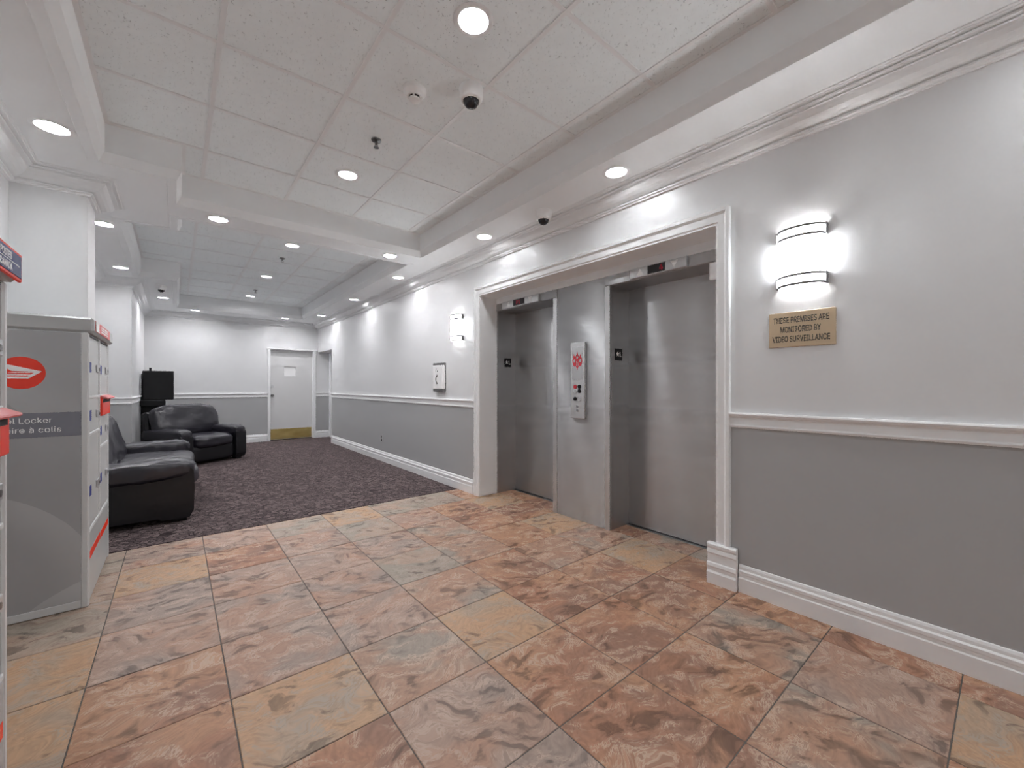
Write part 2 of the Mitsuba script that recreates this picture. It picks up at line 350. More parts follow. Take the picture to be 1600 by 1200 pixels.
# ------------------------------------------------------------------ ceiling: soffit with two trays, fascias, tiles and grid bars
tray1 = Polygon([(-.36, -1.75), (2.145, -1.75), (2.145, 4.27), (.035, 4.27), (.035, 3.765), (-.36, 3.765)])
tray2 = Polygon([(-.36, 5.07), (.045, 5.07), (.045, 4.69), (2.145, 4.69), (2.145, 9.92), (.045, 9.92), (.045, 7.39), (-.36, 7.39)])
right_lights = [1.73, 3.31, 5.29, 7.12, 9.17]
soffit_lights = [(2.35, 1.73, 'recessed downlight in the soffit in front of the elevators, nearest the near dome camera'), (2.36, 3.31, 'recessed downlight in the soffit above the far elevator, just past the dome camera'),
                 (2.34, 5.29, 'recessed downlight in the right soffit just past the cross beam'), (2.35, 7.12, 'recessed downlight in the right soffit along the middle of the carpeted hall'),
                 (2.355, 9.17, 'recessed downlight in the right soffit nearest the far corner'), (-.545, 3.47, 'large recessed downlight in the left soffit, nearest the viewer, above the parcel locker'),
                 (-.508, 5.245, 'recessed downlight in the left soffit half hidden by the white pillar'), (-.529, 7.04, 'recessed downlight in the left soffit above the alcove with the sofa'),
                 (-.165, 9.00, 'recessed downlight in the left soffit just beyond the small far dome camera'), (.29, 4.45, 'recessed downlight in the left end of the cross beam'),
                 (1.878, 4.47, 'recessed downlight in the right end of the cross beam'), (.289, 10.10, 'left recessed downlight above the end wall'), (1.853, 10.08, 'right recessed downlight above the end wall door')]
soffit_lights.append((2.35, -.4, 'recessed downlight in the right soffit nearest the viewer, above the near wall'))
for y in (-1.9, -3.1): soffit_lights.append((2.35, y, None))
for y in (1.7, -0.1, -1.9): soffit_lights.append((-.545, y, None))
tile_lights = [(1.085, 3.44, 'recessed downlight in a ceiling tile of the near tray'), (1.105, 5.60, 'recessed downlight in the far tray nearest the cross beam'), (1.105, 7.45, 'middle recessed downlight in the far tray'), (1.105, 9.27, 'recessed downlight at the deep end of the far tray')]
tile_lights += [(1.085, 1.61, 'recessed downlight in the near tray between the viewer and the dome camera'), (1.085, -.22, None)]
RL = 0.072
def lipof(p): return p.buffer(0.032, join_style=2)
slab = sbox(XL - .1, YF - .1, W + .1, YB + .1).difference(unary_union([lipof(tray1), lipof(tray2)]))
slab = slab.difference(unary_union([Point(x, y).buffer(RL + .004, 12) for x, y, _ in soffit_lights]))
ceil = struct('ceiling', extrude(slab, ZS, ZS + .03), 'm_soffit', label='white dropped soffit around two sunken ceiling trays')
for tray in (tray1, tray2):
    pts = list(tray.exterior.coords)[:-1]
    if not tray.exterior.is_ccw: pts = pts[::-1]
    add(ceil + '__fascia', sweep(pts, [(0, 2.780), (0, ZT + .02), (-.012, ZT + .02), (-.012, 2.780)], True), 'm_soffit')
    add(ceil + '__fascia_board', sweep(pts, [(-.032, ZS - .001), (0.0, 2.780), (-.012, 2.782), (-.05, ZS + .002)], True), 'm_soffit')
    add(ceil + '__lip_strip', sweep(pts, [(-.033, ZS - .005), (-.033, ZS + .001), (-.088, ZS + .001), (-.084, ZS - .005)], True), 'm_soffit')
    add(ceil + '__wall_angle', sweep(pts, [(0, ZT - .012), (.022, ZT - .012), (.022, ZT - .009), (.002, ZT - .009), (.002, ZT + .01), (0, ZT + .01)], True), 'm_gridbar')
GX = [.170 + .6096 * k for k in range(-2, 5)]
def tiles(tray, gy):
    inner = tray.buffer(-.004, join_style=2)
    x0, y0, x1, y1 = tray.bounds
    for x in GX:
        l = LineString([(x, y0), (x, y1)]).intersection(tray)
        for s in getattr(l, 'geoms', [l]):
            if s.length > .05:
                (a, b), (c, d) = s.coords[0], s.coords[-1]
                add(ceil + '__grid_bar', cbox(x - .012, x + .012, min(b, d), max(b, d), ZT - .012, ZT - .0075, .001), 'm_gridbar')
    for y in gy:
        l = LineString([(x0, y), (x1, y)]).intersection(tray)
        for s in getattr(l, 'geoms', [l]):
            if s.length > .05:
                xs = sorted((s.coords[0][0], s.coords[-1][0]))
                cuts = [xs[0]] + [g for g in GX if xs[0] < g < xs[1]] + [xs[1]]
                for a, b in zip(cuts[:-1], cuts[1:]):
                    if b - a > .03: add(ceil + '__cross_bar', cbox(a + .011, b - .011, y - .012, y + .012, ZT - .0115, ZT - .0075, .001), 'm_gridbar')
    ex, ey = [x0 - 1] + GX + [x1 + 1], [y0 - 1] + list(gy) + [y1 + 1]
    for a, b in zip(ex[:-1], ex[1:]):
        for c, d in zip(ey[:-1], ey[1:]):
            cell = sbox(a + .004, c + .004, b - .004, d - .004).intersection(inner)
            for q in getattr(cell, 'geoms', [cell]):
                if q.geom_type != 'Polygon' or q.area < .004: continue
                for x, y, _ in tile_lights:
                    if q.contains(Point(x, y)): q = q.difference(Point(x, y).buffer(RL + .004, 12))
                dz = rng.uniform(0, .0015)
                add(ceil + '__tile', extrude(q, ZT - .0075 + dz, ZT + .008), 'm_ceiltile')
tiles(tray1, [1.300 + .6096 * k for k in range(-5, 5)])
tiles(tray2, [5.27 + .6096 * k for k in range(-1, 8)])
add(ceil + '__deck', cat(extrude(tray1.buffer(.1, join_style=2), ZT + .05, ZT + .06), extrude(tray2.buffer(.1, join_style=2), ZT + .05, ZT + .06)), 'm_darkgap')

# ------------------------------------------------------------------ downlights
def lathe(prof, x, y, n=28):
    m = trimesh.creation.revolve(np.array(prof), sections=n); m.apply_translation((x, y, 0)); return m
def downlight(x, y, z, label, power=1.0):
    t = thing('downlight', label or 'recessed downlight behind the viewer', 'light', 'recessed downlights')
    add(t + '__trim_ring', lathe([(RL - .002, z + .012), (RL - .004, z + .0), (RL, z - .005), (RL + .018, z - .004), (RL + .024, z - .0005), (RL + .004, z + .0005), (RL + .003, z + .012), (RL - .002, z + .012)], x, y), 'm_trim', smooth=40)
    lens = trimesh.creation.cylinder(radius=RL - .003, height=.004, sections=28); lens.apply_translation((x, y, z + .014))
    f = lens.faces[lens.face_normals[:, 2] < -.9]
    d = trimesh.Trimesh(lens.vertices, f, process=True)
    add(t + '__lens', d, 'm_canwhite', emitter={'type': 'area', 'radiance': rgb(DOWN_L * power * (0.965 if power == 1.0 else 1.0), DOWN_L * power * 0.99, DOWN_L * power * 1.015)})
    add(t + '__housing', lathe([(0, z + .022), (RL + .003, z + .022), (RL + .003, z + .008), (RL + .0045, z + .008), (RL + .0045, z + .026), (0, z + .026)], x, y), 'm_canwhite')
# the lamps along the carpeted hall are fresher and stronger than those of the tiled lobby
for x, y, l in soffit_lights: downlight(x, y, ZS, l, HALL if y > 4.3 else 1.0)
for x, y, l in tile_lights: downlight(x, y, ZT - .0075, l, HALL if y > 4.3 else 1.0)

# ------------------------------------------------------------------ wall sconces
def sconce(y, z, label):
    t = thing('wall_sconce', label, 'light', 'wall sconces')
    hw, dp, hh = .108, .080, .152
    a = np.linspace(-math.pi / 2, math.pi / 2, 25)
    def arcp(s, off=0.0): return np.array([(W - .004 - (dp + off) * np.cos(t_) ** 0.9 if np.cos(t_) > 1e-9 else W - .004, y + (hw + off) * np.sin(t_)) for t_ in s])
    P = arcp(a); V, F = [], []
    for i, p in enumerate(P): V += [(p[0], p[1], z - hh), (p[0], p[1], z + hh)]
    for i in range(len(P) - 1): F += [(2 * i, 2 * i + 2, 2 * i + 3), (2 * i, 2 * i + 3, 2 * i + 1)]
    m = trimesh.Trimesh(np.array(V), np.array(F), process=False)
    out = m.triangles_center - np.array([W, y, z])
    if (m.face_normals * out).sum() < 0: m.invert()
    lens = m
    add(t + '__glass_shade', lens, 'm_canwhite', emitter={'type': 'area', 'radiance': rgb(SCONCE_L * 0.965, SCONCE_L, SCONCE_L * 1.03)})
    add(t + '__back_plate', cbox(W - .004, W, y - hw + .01, y + hw - .01, z - hh, z + hh, .002), 'm_white')
    add(t + '__bulb', cyl(.014, (W - .040, y, z - .095), (W - .040, y, z + .095), 10), 'm_canwhite', emitter={'type': 'area', 'radiance': rgb(BULB_L)})
    Q = arcp(a, .004)
    for zz in (z + hh, z + hh - .048, z - hh + .048, z - hh):
        V, F = [], []
        for i, q in enumerate(Q):
            for dz in (-.005, .005): V += [(q[0], q[1], zz + dz), (P[i][0] - .0005, P[i][1], zz + dz)]
        for i in range(len(Q) - 1):
            o, n = 4 * i, 4 * i + 4
            for u, v in ((0, 2), (2, 3), (3, 1), (1, 0)): F += [(o + u, n + u, n + v), (o + u, n + v, o + v)]
        add(t + '__metal_band', trimesh.Trimesh(np.array(V), np.array(F), process=False), 'm_bandmetal')
    for s in (-1, 1):
        for zz in (z + hh - .024, z - hh + .024):
            add(t + '__bracket', cbox(W - .03, W, y + s * (hw + .007) - .003, y + s * (hw + .007) + .003, zz - .030, zz + .030, .001), 'm_bandmetal')
sconce(.728, 1.945, 'lit half round wall sconce above the brass plaque')
sconce(4.255, 1.945, 'lit half round wall sconce left of the elevators')
sconce(-2.80, 1.945, 'lit half round wall sconce behind the viewer')

# ------------------------------------------------------------------ elevators
def elevator(y0, y1, lab, fy0, fy1):
    t = thing('elevator', lab, 'elevator')
    add(t + '__door', cbox(XD, XD + .03, y0 - .05, y1 + .05, .006, 2.13, .003), 'm_steel')
    add(t + '__jamb', cbox(XE, XD + .002, y1, y1 + .004, .0, 2.108, .001), 'm_steel')
    add(t + '__jamb', cbox(XE, XD + .002, y0 - .004, y0, .0, 2.108, .001), 'm_steel')
    add(t + '__head_soffit', cbox(XE, XD + .03, y0 - .004, y1 + .004, 2.105, 2.112, .001), 'm_steel')
    add(t + '__header', cbox(XE - .010, XE + .02, fy0, fy1, 2.108, 2.190, .002), 'm_steel')
    add(t + '__flange', cbox(XE - .005, XE + .02, y0 - .052, y0 + .001, 0, 2.108, .002), 'm_steelbright')
    if y1 < 3: add(t + '__flange', cbox(XE - .005, XE + .02, y1 - .001, y1 + .052, 0, 2.108, .002), 'm_steelbright')
    else: add(t + '__flange', cbox(XE - .003, XE + .02, y1, EY1 + .0, 0, 2.108, .001), 'm_steelbright')
    add(t + '__sill', cbox(XD - .035, XD + .03, y0, y1, -.01, .004, .002), 'm_darkmetal')
    add(t + '__door_gap', box(XD + .031, XD + .05, y0 - .06, y1 + .06, 0, 2.14), 'm_darkgap')
    return t
e1 = elevator(2.872, 3.788, 'far brushed steel elevator with a red floor number, left of the steel column', 2.815, EY1)
e2 = elevator(1.275, 2.190, 'near brushed steel elevator with a small dark hole in its door', EY0, 2.245)
add(e2 + '__key_hole', cyl(.006, (XD - .0015, 1.999, 1.833), (XD + .01, 1.999, 1.833), 16), 'm_black', label='small dark door release hole')
add('elevator_column', cat(cbox(XE, XE + .02, 2.236, 2.826, 0, 2.195, .002)), 'm_steel', label='brushed steel column panel between the two elevators', category='column')
def indicator(y0, y1, txt, lab, ty):
    t = thing('floor_indicator', lab, 'sign')
    x = XE - .010
    z0, z1 = 2.112, 2.188; c = (y0 + y1) / 2; w = y1 - y0
    add(t + '__housing', cbox(x - .022, x, y0, y1, z0, z1, .002), 'm_silver')
    xf = x - .022
    add(t + '__display', cbox(xf - .002, xf, c - w * .15, c + w * .16, z0 + .006, z1 - .006, .001), 'm_blackgloss', label='dark display')
    add(t + '__digits', text(txt, .042, .001, (xf - .002, ty, (z0 + z1) / 2), FACE_W, True), 'm_led', label='red lit floor number')
    up = Polygon([(-.030, -.026), (.030, -.026), (0, .026)]); dn = Polygon([(-.030, .026), (.030, .026), (0, -.026)])
    add(t + '__arrow', flat(up, .002, (xf, c + w * .30, (z0 + z1) / 2), FACE_W), 'm_white', label='pale up arrow')
    add(t + '__arrow', flat(dn, .002, (xf, c - w * .30, (z0 + z1) / 2), FACE_W), 'm_white', label='pale down arrow')
scene['m_led'] = two({'type': 'diffuse', 'reflectance': rgb(.5, .02, .05)})
indicator(3.06, 3.66, 'P1', 'floor indicator on the header of the far elevator with two red characters', 3.37)
indicator(1.49, 1.97, '4', 'floor indicator on the header of the near elevator with one red digit', 1.69)
add('hall_lantern', cbox(XE - .030, XE - .0055, 1.20, 1.328, 1.978, 2.095, .003), 'm_white', label='small white box under the near end of the near elevator header', category='lantern')
def star_poly(r):
    return Polygon([((r if k % 2 == 0 else r * .42) * math.sin(k * math.pi / 5), (r if k % 2 == 0 else r * .42) * math.cos(k * math.pi / 5)) for k in range(10)])
def floor_sign(x, y, z, lab):
    t = thing('floor_sign', lab, 'sign', 'black star L jamb signs')
    add(t + '__plate', cbox(x - .051, x + .051, y - .004, y, z - .052, z + .052, .001), 'm_black')
    add(t + '__star', flat(star_poly(.026), .001, (x - .017, y - .004, z + .004), FACE_S), 'm_white')
    add(t + '__letter', text('L', .042, .001, (x + .026, y - .004, z + .002), FACE_S, True), 'm_white')
floor_sign(3.042, 3.788, 1.520, 'black star and letter L sign on the jamb of the far elevator')
floor_sign(3.006, 2.190, 1.520, 'black star and letter L sign on the jamb of the near elevator')
# call station
t = thing('call_station', 'steel elevator call panel with a red fire emblem and round buttons on the column', 'control panel')
xs = XE - .028; cy, w2 = 2.535, .085
add(t + '__faceplate', cbox(xs, XE, cy - w2, cy + w2, .945, 1.645, .004), 'm_steelbright')
add(t + '__emblem_plate', cbox(xs - .001, xs, cy - .060, cy + .060, 1.30, 1.60, .0005), 'm_silver')
def ell(cx, cy_, a, b): return Polygon([(cx + a * math.cos(q), cy_ + b * math.sin(q)) for q in np.linspace(0, 2 * math.pi, 20, endpoint=False)])
flames = unary_union([ell(0, 0, .030, .062), Polygon([(-.014, .05), (0, .088), (.014, .05)]), ell(-.034, .0, .024, .046), ell(.034, .0, .024, .046), Polygon([(-.05, .03), (-.04, .07), (-.025, .03)]), Polygon([(.05, .03), (.04, .07), (.025, .03)]), Polygon([(-.012, -.05), (0, -.085), (.012, -.05)])])
flames = flames.difference(unary_union([ell(-.036, .004, .013, .015), ell(.036, .004, .013, .015), ell(0, .035, .012, .014), sbox(-.012, -.045, -.006, .0), sbox(.006, -.045, .012, .0)]))
add(t + '__fire_emblem', flat(flames, .001, (xs - .001, cy, 1.472), FACE_W), 'm_signred', label='red no use in fire emblem')
for (dy, z, m, l) in ((.026, 1.238, 'm_signred', 'red lit round button'), (-.026, 1.238, 'm_black', None), (.026, 1.198, 'm_silver', None), (-.026, 1.198, 'm_black', None), (.026, 1.125, 'm_black', None), (-.026, 1.125, 'm_silver', None)):
    add(t + '__button', cyl(.0185, (xs - .006, cy + dy, z), (xs + .002, cy + dy, z), 20), m, label=l)
for z in (1.058, 1.020):
    add(t + '__key_switch', cat(cyl(.012, (xs - .005, cy, z), (xs, cy, z), 16), box(xs - .006, xs - .005, cy - .002, cy + .002, z - .006, z + .006)), 'm_chrome')

# ------------------------------------------------------------------ signs on the right wall
t = thing('plaque', 'brass coloured plaque saying the premises are monitored by video surveillance', 'sign')
add(t + '__plate', cbox(W - .008, W, .577, .887, 1.462, 1.656, .002), 'm_plaque')
plaque_width = meshkit.text_mesh('VIDEO SURVEILLANCE', .0315, .0008, True).extents[0]
for i, s in enumerate(('THESE PREMISES ARE', 'MONITORED BY', 'VIDEO SURVEILLANCE')):
    m = meshkit.text_mesh(s, .0315, .0008, True); b = m.bounds
    m.apply_translation((-(b[0][0] + b[1][0]) / 2, -.015, 0)); m.apply_scale((.268 / plaque_width, 1, 1))
    add(t + '__lettering', place(m, (W - .008, .735, 1.612 - .053 * i), *FACE_W), 'm_ink', label='dark capital letters')
t = thing('phone_box', 'narrow white and steel phone box below and left of the far sconce', 'phone')
add(t + '__housing', cbox(W - .050, W, 4.555, 4.80, 1.172, 1.540, .004), 'm_darkmetal')
add(t + '__cover', cbox(W - .056, W - .008, 4.550, 4.803, 1.198, 1.515, .012), 'm_white', label='white cover')
hs = unary_union([LineString([(.018, .045), (-.012, .025), (-.014, -.025), (.016, -.050)]).buffer(.006), ell(.018, .045, .016, .014), ell(.016, -.050, .016, .014)])
add(t + '__handset_mark', flat(hs, .001, (W - .0565, 4.70, 1.33), FACE_W), 'm_ink', label='dark phone handset symbol')
add(t + '__speaker_holes', cat(*[flat(ell(a * .028, b * .016, .007, .007), .001, (W - .0565, 4.70, 1.44), FACE_W) for a, b in ((0, 1.4), (-1, -.4), (1, -.4))]), 'm_ink')
t = thing('wall_outlet', 'small electrical outlet low on the grey wall beyond the elevators', 'outlet')
add(t + '__plate', cbox(W - .006, W, 6.60, 6.70, .315, .430, .002), 'm_outlet')
for z in (.347, .400): add(t + '__socket', cat(cbox(W - .008, W - .006, 6.632, 6.668, z - .018, z + .018, .001), box(W - .0085, W - .008, 6.640, 6.644, z - .008, z + .008), box(W - .0085, W - .008, 6.656, 6.660, z - .008, z + .008)), 'm_darkgap')

# ------------------------------------------------------------------ doors
d1 = thing('door_1', None, None); labels[d1] = {'kind': 'structure', 'label': 'white painted door with a brass kick plate in the end wall'}
add(d1 + '__frame', cat(cbox(1.595, 1.650, YB - .022, YB + .12, 0, 2.085, .004), cbox(2.545, 2.600, YB - .022, YB + .12, 0, 2.085, .004), cbox(1.575, 2.620, YB - .035, YB + .12, 2.072, 2.112, .005)), 'm_trim')
YD = YB + .085
win = sbox(1.94, 1.47, 2.19, 1.70)
add(d1 + '__panel', place(extrude(sbox(1.650, .012, 2.545, 2.072).difference(win), 0, .04), (0, YD + .04, 0), *FACE_S), 'm_doorpaint')
add(d1 + '__window_frame', place(extrude(win.buffer(.022, join_style=2).difference(win.buffer(-.004, join_style=2)), 0, .055), (0, YD + .048, 0), *FACE_S), 'm_doorpaint')
add(d1 + '__window_pane', box(1.935, 2.195, YD + .022, YD + .026, 1.465, 1.705), 'm_white', label='pale covered window')
add(d1 + '__kick_plate', cbox(1.662, 2.525, YD - .004, YD, .02, .255, .001), 'm_kick', label='brass kick plate')
add(d1 + '__knob', cat(cyl(.030, (1.70, YD - .008, 1.03), (1.70, YD, 1.03), 20), cyl(.011, (1.70, YD - .045, 1.03), (1.70, YD, 1.03), 12), tr(trimesh.creation.icosphere(3, .028), 1.70, YD - .055, 1.03)), 'm_darkmetal', smooth=40, label='dark metal knob')
add(d1 + '__deadbolt', cyl(.030, (1.70, YD - .018, 1.235), (1.70, YD, 1.235), 24), 'm_silver', label='round deadbolt')
d2 = thing('door_2', None, None); labels[d2] = {'kind': 'structure', 'label': 'white door in the recess at the far right corner'}
xd = W + .27
add(d2 + '__frame', cat(cbox(xd - .02, xd + .05, YB - .16, YB - .001, 0, 2.05, .003), cbox(xd - .02, xd + .05, DY0, DY0 + .07, 0, 2.05, .003), cbox(xd - .02, xd + .05, DY0, YB - .001, 1.985, 2.05, .003)), 'm_trim')
add(d2 + '__panel', cbox(xd + .01, xd + .05, DY0 + .07, YB - .16, .01, 1.985, .002), 'm_doorpaint')
add(d2 + '__knob', cat(cyl(.010, (xd - .04, 9.75, 1.03), (xd + .01, 9.75, 1.03), 10), tr(trimesh.creation.icosphere(2, .027), xd - .05, 9.75, 1.03)), 'm_darkmetal', smooth=40)
add(d2 + '__side_wall', cat(box(W + .22, xd + .2, DY0 - .1, DY0, 0, 2.3), box(W + .2, xd + .2, DY0 - .05, YB, 2.05, 2.2)), 'm_wall')

# ------------------------------------------------------------------ ceiling fittings
def dome_camera(x, y, z, s, label):
    t = thing('security_camera', label, 'camera')
    add(t + '__housing', lathe([(0, z), (.068 * s, z), (.070 * s, z - .012 * s), (.066 * s, z - .060 * s), (.060 * s, z - .072 * s), (.048 * s, z - .078 * s), (.046 * s, z - .070 * s), (0, z - .070 * s)], x, y, 32), 'm_white', smooth=35)
    q = np.linspace(0, math.pi / 2, 10)
    add(t + '__dome', lathe([(.046 * s * math.cos(a), z - .072 * s - .044 * s * math.sin(a)) for a in q], x, y, 28), 'm_blackgloss', smooth=True, label='dark dome')
dome_camera(1.322, 1.985, ZT - .0075, 1.0, 'white dome security camera on the tile ceiling beside the smoke detector')
dome_camera(2.400, 2.507, ZS, 1.0, 'white dome security camera on the soffit above the elevators')
dome_camera(-.166, 7.93, ZS, .85, 'small white dome security camera on the far left soffit')
t = thing('smoke_detector', 'white round smoke detector on the tile ceiling', 'smoke detector')
z = ZT - .0075; x, y = 1.075, 2.205
add(t + '__base', lathe([(0, z), (.068, z), (.066, z - .018), (.055, z - .030), (.043, z - .044), (0, z - .044)], x, y, 32), 'm_white', smooth=35)
add(t + '__vent', lathe([(0, z - .044), (.033, z - .044), (.033, z - .056), (0, z - .056)], x, y, 28), 'm_black', label='dark vent slots')
add(t + '__cap', lathe([(0, z - .056), (.035, z - .055), (.033, z - .062), (.020, z - .068), (0, z - .069)], x, y, 28), 'm_white', smooth=35)
for k in range(5): add(t + '__rib', rot(tr(cbox(.030, .037, -.006, .006, z - .057, z - .043, .001), x, y, 0), 72 * k + 20, (x, y, 0)), 'm_white')
def sprinkler(x, y, label):
    z = ZT - .0075
    t = thing('sprinkler_head', label, 'sprinkler', 'ceiling sprinkler heads')
    add(t + '__escutcheon', lathe([(0, z), (.034, z), (.032, z - .008), (.012, z - .012), (0, z - .012)], x, y, 24), 'm_darkmetal', smooth=35)
    add(t + '__body', cyl(.009, (x, y, z - .012), (x, y, z - .035), 12), 'm_darkmetal')
    add(t + '__frame_arm', cat(cyl(.003, (x - .008, y, z - .03), (x - .010, y, z - .052), 8), cyl(.003, (x + .008, y, z - .03), (x + .010, y, z - .052), 8)), 'm_darkmetal')
    add(t + '__deflector', lathe([(0, z - .052), (.018, z - .052), (.018, z - .055), (0, z - .055)], x, y, 20), 'm_darkmetal')
sprinkler(1.086, 2.823, 'dark sprinkler head in the near ceiling tray')
sprinkler(1.11, 6.24, 'dark sprinkler head in the middle of the far ceiling tray')
sprinkler(1.108, 8.63, 'small dark sprinkler head at the deep end of the far ceiling tray')

# ------------------------------------------------------------------ parcel lockers
XF = -.382
def logo_poly(s):
    body = ell(0, 0, s, s * .98)
    wing = unary_union([Polygon([(-.95, .62), (.84, .10), (.30, .08), (-.38, .10)]), Polygon([(-.40, .02), (.84, .10), (.66, .02), (-.55, -.02)]), Polygon([(-.62, -.09), (.52, -.09), (.42, -.16), (-.78, -.16)]), Polygon([(-.95, -.23), (.34, -.23), (.22, -.34), (-.95, -.34)]), Polygon([(.84, .10), (.30, -.34), (.15, -.34), (.55, .06)])])
    from shapely import affinity
    return body, affinity.scale(wing, s, s, origin=(0, 0)).intersection(ell(0, 0, s * .97, s * .95))
def locker(y0, y1, label, near):
    t = thing('parcel_locker', label, 'parcel locker', None)
    add(t + '__body', cbox(XL + .002, XF - .006, y0 + .004, y1 - .004, .0, 1.546, .003), 'm_lockergray')
    add(t + '__header', cbox(XL + .002, XF + .022, y0 - .006, y1 - .002, 1.546, 1.632, .012), 'm_lockerhead')
    # side panel facing the viewer
    add(t + '__side_panel', cbox(XL + .02, XF - .028, y0 - .004, y0 + .006, .045, 1.540, .002), 'm_lockerpanel')
    add(t + '__corner_post', cbox(XF - .030, XF + .002, y0 - .008, y0 + .03, .0, 1.546, .006), 'm_lockerframe')
    add(t + '__corner_post', cbox(XF - .030, XF + .002, y1 - .03, y1 - .002, .0, 1.546, .006), 'm_lockerframe')
    add(t + '__skirt', cbox(XL + .01, XF - .03, y0 - .006, y0 + .004, .004, .046, .002), 'm_lockerframe')
    ym = (y0 + y1) / 2
    add(t + '__middle_post', cbox(XF - .02, XF + .001, ym - .012, ym + .012, .40, 1.546, .003), 'm_lockerframe')
    add(t + '__lower_panel', cbox(XF - .012, XF, y0 + .03, y1 - .03, .02, .405, .003), 'm_lockerhead')
    add(t + '__red_stripe', cat(cbox(XF - .001, XF + .0015, y0 + .05, ym - .012, .252, .297, .0005), cbox(XF - .001, XF + .0015, ym + .012, y1 - .04, .246, .291, .0005)), 'm_red', label='red lettered stripe')
    cols = (((y0 + .034, ym - .014), (.415, .965, 1.180, 1.525), None), ((ym + .014, y1 - .034), (.415, .846, 1.050, 1.180, 1.525), 2))
    for (a, b), zs, slot in cols:
        for i, (z0, z1) in enumerate(zip(zs[:-1], zs[1:])):
            if slot == i:
                m = t + '__mail_slot'
                k = add(m, cbox(XF - .004, XF + .012, a, b, z0, z1 - .004, .003), 'm_red', label='red letter slot')
                add(k + '__flap', place(extrude(Polygon([(-.004, -.002), (.030, -.016), (.033, -.011), (.030, -.006), (-.004, .010)]), 0, b - a), (XF + .004, a, z1 - .006), (1, 0, 0), (0, 0, 1), (0, -1, 0)).apply_translation((0, b - a, 0)), 'm_pink')
                add(k + '__opening', box(XF + .0115, XF + .0128, a + .02, b - .02, z1 - .045, z1 - .022), 'm_darkgap')
                continue
            k = add(t + '__door', cbox(XF - .012, XF - .004, a + .006, b - .006, z0 + .007, z1 - .007, .003), 'm_lockergray')
            add(t + '__rail', cbox(XF - .012, XF + .001, a - .004, b + .004, z0 - .009, z0 + .009, .003), 'm_lockerframe')
            zt = z0 + (z1 - z0) * .5 if z1 - z0 < .4 else z0 + .22
            add(k + '__number_plate', cbox(XF - .005, XF - .002, a + .02, a + .10, zt - .030, zt + .030, .0008), 'm_tagblue', label='blue number plate')
            add(k + '__latch', cbox(XF - .005, XF + .004, b - .12, b - .015, zt - .024, zt + .024, .003), 'm_silver', label='silver latch')
            add(k + '__lock', cyl(.010, (XF - .006, b - .045, zt - .002), (XF + .0065, b - .045, zt - .002), 14), 'm_darkmetal')
            add(k + '__keyhole', box(XF - .005, XF - .0035, a + .02, a + .035, z0 + .07, z0 + .09), 'm_black')
    add(t + '__ventilation_slot', cat(box(XF - .004, XF + .0, y0 + .05, ym - .05, 1.530, 1.537), box(XF - .004, XF, ym + .05, y1 - .05, 1.530, 1.537)), 'm_black')
    return t, ym
lk, ym = locker(3.306, 4.200, 'grey parcel locker with a round red logo and lettered side panel beside the pillar', False)
bd, wg = logo_poly(.0875)
add(lk + '__logo_disc', flat(bd, .0012, (-.629, 3.302, 1.314), FACE_S), 'm_red', label='round red logo')
add(lk + '__logo_wing', flat(wg, .0012, (-.629, 3.3008, 1.314), FACE_S), 'm_white', label='white winged envelope mark')
add(lk + '__lettering_band', cbox(XL + .02, XF - .028, 3.3005, 3.304, .969, 1.101, .0003), 'm_band', label='slate coloured band')
def fit_text(s, h, width, depth):
    m = meshkit.text_mesh(s, h, depth); b = m.bounds
    m.apply_translation((-b[1][0], 0, 0)); m.apply_scale((width / (b[1][0] - b[0][0]), 1, 1)); return m
add(lk + '__lettering', place(fit_text('Parcel Locker', .0285, .240, .0012), (-.519, 3.3005, 1.047), *FACE_S), 'm_white', label='white lettering')
add(lk + '__lettering', place(fit_text('Armoire à colis', .0285, .276, .0012), (-.485, 3.3005, .996), *FACE_S), 'm_white', label='white lettering')
add(lk + '__header_sign', cbox(XF + .021, XF + .027, 3.36, 3.98, 1.560, 1.620, .002), 'm_pink', label='red and white sign')
add(lk + '__header_sign_end', cbox(XF + .022, XF + .0285, 3.36, 3.46, 1.561, 1.619, .001), 'm_white')
add(lk + '__header_sign_lines', cat(*[cbox(XF + .0265, XF + .028, 3.56, 3.86, z - .004, z + .004, .0003) for z in (1.604, 1.590, 1.576)]), 'm_white')
lk2, ym2 = locker(.95, 1.862, 'grey parcel locker at the left edge under a blue and red header sign', True)
add(lk2 + '__header_sign', cbox(XF + .021, XF + .030, .97, 1.855, 1.549, 1.630, .002), 'm_red', label='red bordered sign')
add(lk2 + '__header_panel', cbox(XF + .029, XF + .032, .985, 1.842, 1.558, 1.621, .0008), 'm_blue', label='dark blue sign field')
bd2, wg2 = logo_poly(.027)
add(lk2 + '__header_logo', flat(bd2, .001, (XF + .032, 1.53, 1.589), FACE_E), 'm_red')
add(lk2 + '__header_wing', flat(wg2, .001, (XF + .033, 1.53, 1.589), FACE_E), 'm_white')
for s, y, z in (('CANADA', 1.36, 1.603), ('POST', 1.36, 1.573), ('POSTES', 1.70, 1.603), ('CANADA', 1.70, 1.573)):
    add(lk2 + '__header_lettering', text(s, .018, .0008, (XF + .032, y, z), FACE_E, True), 'm_white', label='white capital letters')
for ya, yb in ((1.24, 1.47), (1.60, 1.82)): add(lk2 + '__header_line', box(XF + .032, XF + .0328, ya, yb, 1.5875, 1.5895), 'm_white')

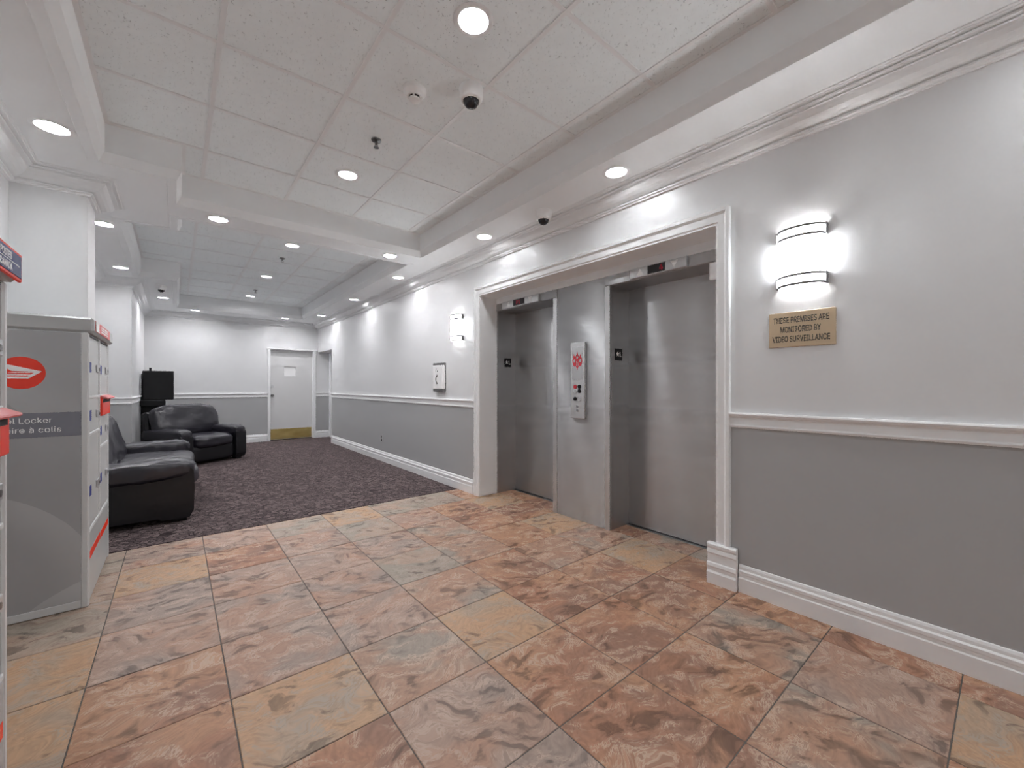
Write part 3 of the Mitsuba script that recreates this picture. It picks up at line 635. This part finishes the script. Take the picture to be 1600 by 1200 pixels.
# ------------------------------------------------------------------ leather seats
def seat(name, label, category, w, d, n, loc, deg, arm_h=.575, back_h=.92):
    """local frame: width along x, facing -y, origin under the centre of the front edge"""
    t = thing(name, label, category)
    def put(part, m, mm, smooth=True, label=None):
        m = tr(rot(m, deg), *loc); return add(f'{t}__{part}', m, mm, smooth, label)
    aw = .22
    put('base', cbox(-w / 2 + aw - .02, w / 2 - aw + .02, .06, d - .06, .045, .32, .02), 'm_leather', 35)
    put('front_panel', tr(pillow(w - 2 * aw + .03, .09, .24, 11, 6, .004, 7, 1), 0, .075, .175), 'm_leather')
    put('back_frame', rot(cbox(-w / 2 + .05, w / 2 - .05, d - .16, d - .04, .05, back_h - .10, .03), -8, (0, d - .1, .3), (1, 0, 0)), 'm_leather', 35)
    for s in (-1, 1):
        x = s * (w / 2 - aw / 2)
        prof = Polygon([(.03, .035), (.0, .10), (-.005, .30), (.0, .46), (.03, .50), (d - .06, .50), (d - .02, .30), (d - .04, .035), (d - .22, .035), (d - .24, .055), (.25, .055), (.23, .035)]).buffer(-.012).buffer(.012, 4)
        m = place(extrude(prof, 0, aw - .04), (x - (aw - .04) / 2, 0, 0), (0, 1, 0), (0, 0, 1), (1, 0, 0))
        k = put('arm', m, 'm_leather', 30)
        put(k.split('__')[1] + '__pad', tr(rot(pillow(aw + .035, d - .02, .185, 23, 3.6, .016, 6, 3 + s, .030, (0, 1, 0), 46), -1.5, ax=(1, 0, 0)), x, d / 2 - .015, arm_h - .093), 'm_leatherlight')
        for ya, yb in ((.05, .16), (d - .18, d - .08)): put('foot', cbox(x - .05, x + .05, ya, yb, 0, .045, .006), 'm_black', 30)
    iw = (w - 2 * aw) / n; bw = (w - .12) / n
    for q in range(n):
        x = -w / 2 + aw + iw * (q + .5)
        put('seat_cushion', tr(pillow(iw + .02, d - .22, .21, 21, 4.2, .020, 6, 11 + q, .014, (.6, .8, 0), 30), x, (d - .22) / 2 - .045, .362), 'm_leatherlight')
        put('back_cushion', tr(rot(pillow(bw + .02, .24, .52, 21, 4.0, .026, 5, 21 + q, .014, (1, 0, .3), 24), -16, ax=(1, 0, 0)), -w / 2 + .06 + bw * (q + .5), d - .24, back_h - .250), 'm_leatherlight')
    return t
# sofa faces +x (local -y -> +x: rotate +90)
seat('leather_sofa', 'black leather sofa with its arm towards the viewer, partly behind the parcel locker', 'sofa', 1.98, .97, 2, (.13, 5.79, 0), 90, .565, .90)
seat('leather_armchair', 'black leather armchair angled in the corner in front of the television', 'armchair', 1.10, .92, 1, (.50, 8.16, 0), 33, .575, .93)

# ------------------------------------------------------------------ television on its stand
t = thing('television', 'black television with a silver side edge on a dark stand behind the armchair', 'television')
def tvp(part, m, mm, **k): return add(f'{t}__{part}', rot(m, 10, (-.23, 9.4, 0)), mm, **k)
tvp('case', cbox(-.440, -.030, 9.36, 9.46, 1.005, 1.505, .008), 'm_black')
tvp('screen', cbox(-.425, -.055, 9.356, 9.362, 1.03, 1.49, .002), 'm_black')
tvp('side_edge', cbox(-.034, -.024, 9.365, 9.455, 1.01, 1.50, .003), 'm_silver', label='silver side edge')
t2 = thing('television_stand', 'dark upright stand carrying the television', 'stand')
add(t2 + '__column', cbox(-.465, -.16, 9.47, 9.62, .0, 1.00, .008), 'm_black')
add(t2 + '__mount', cbox(-.462, -.30, 9.46, 9.60, .99, 1.46, .006), 'm_black')
add(t2 + '__foot', cbox(-.466, -.02, 9.30, 9.80, .0, .04, .008), 'm_black')
add(t2 + '__base_shelf', cbox(-.465, -.14, 9.32, 9.50, .90, 1.003, .006), 'm_black')
add('webcam', cat(cbox(-.355, -.325, 9.42, 9.45, 1.49, 1.56, .006)), 'm_black', label='small black camera standing on top of the television', category='camera')
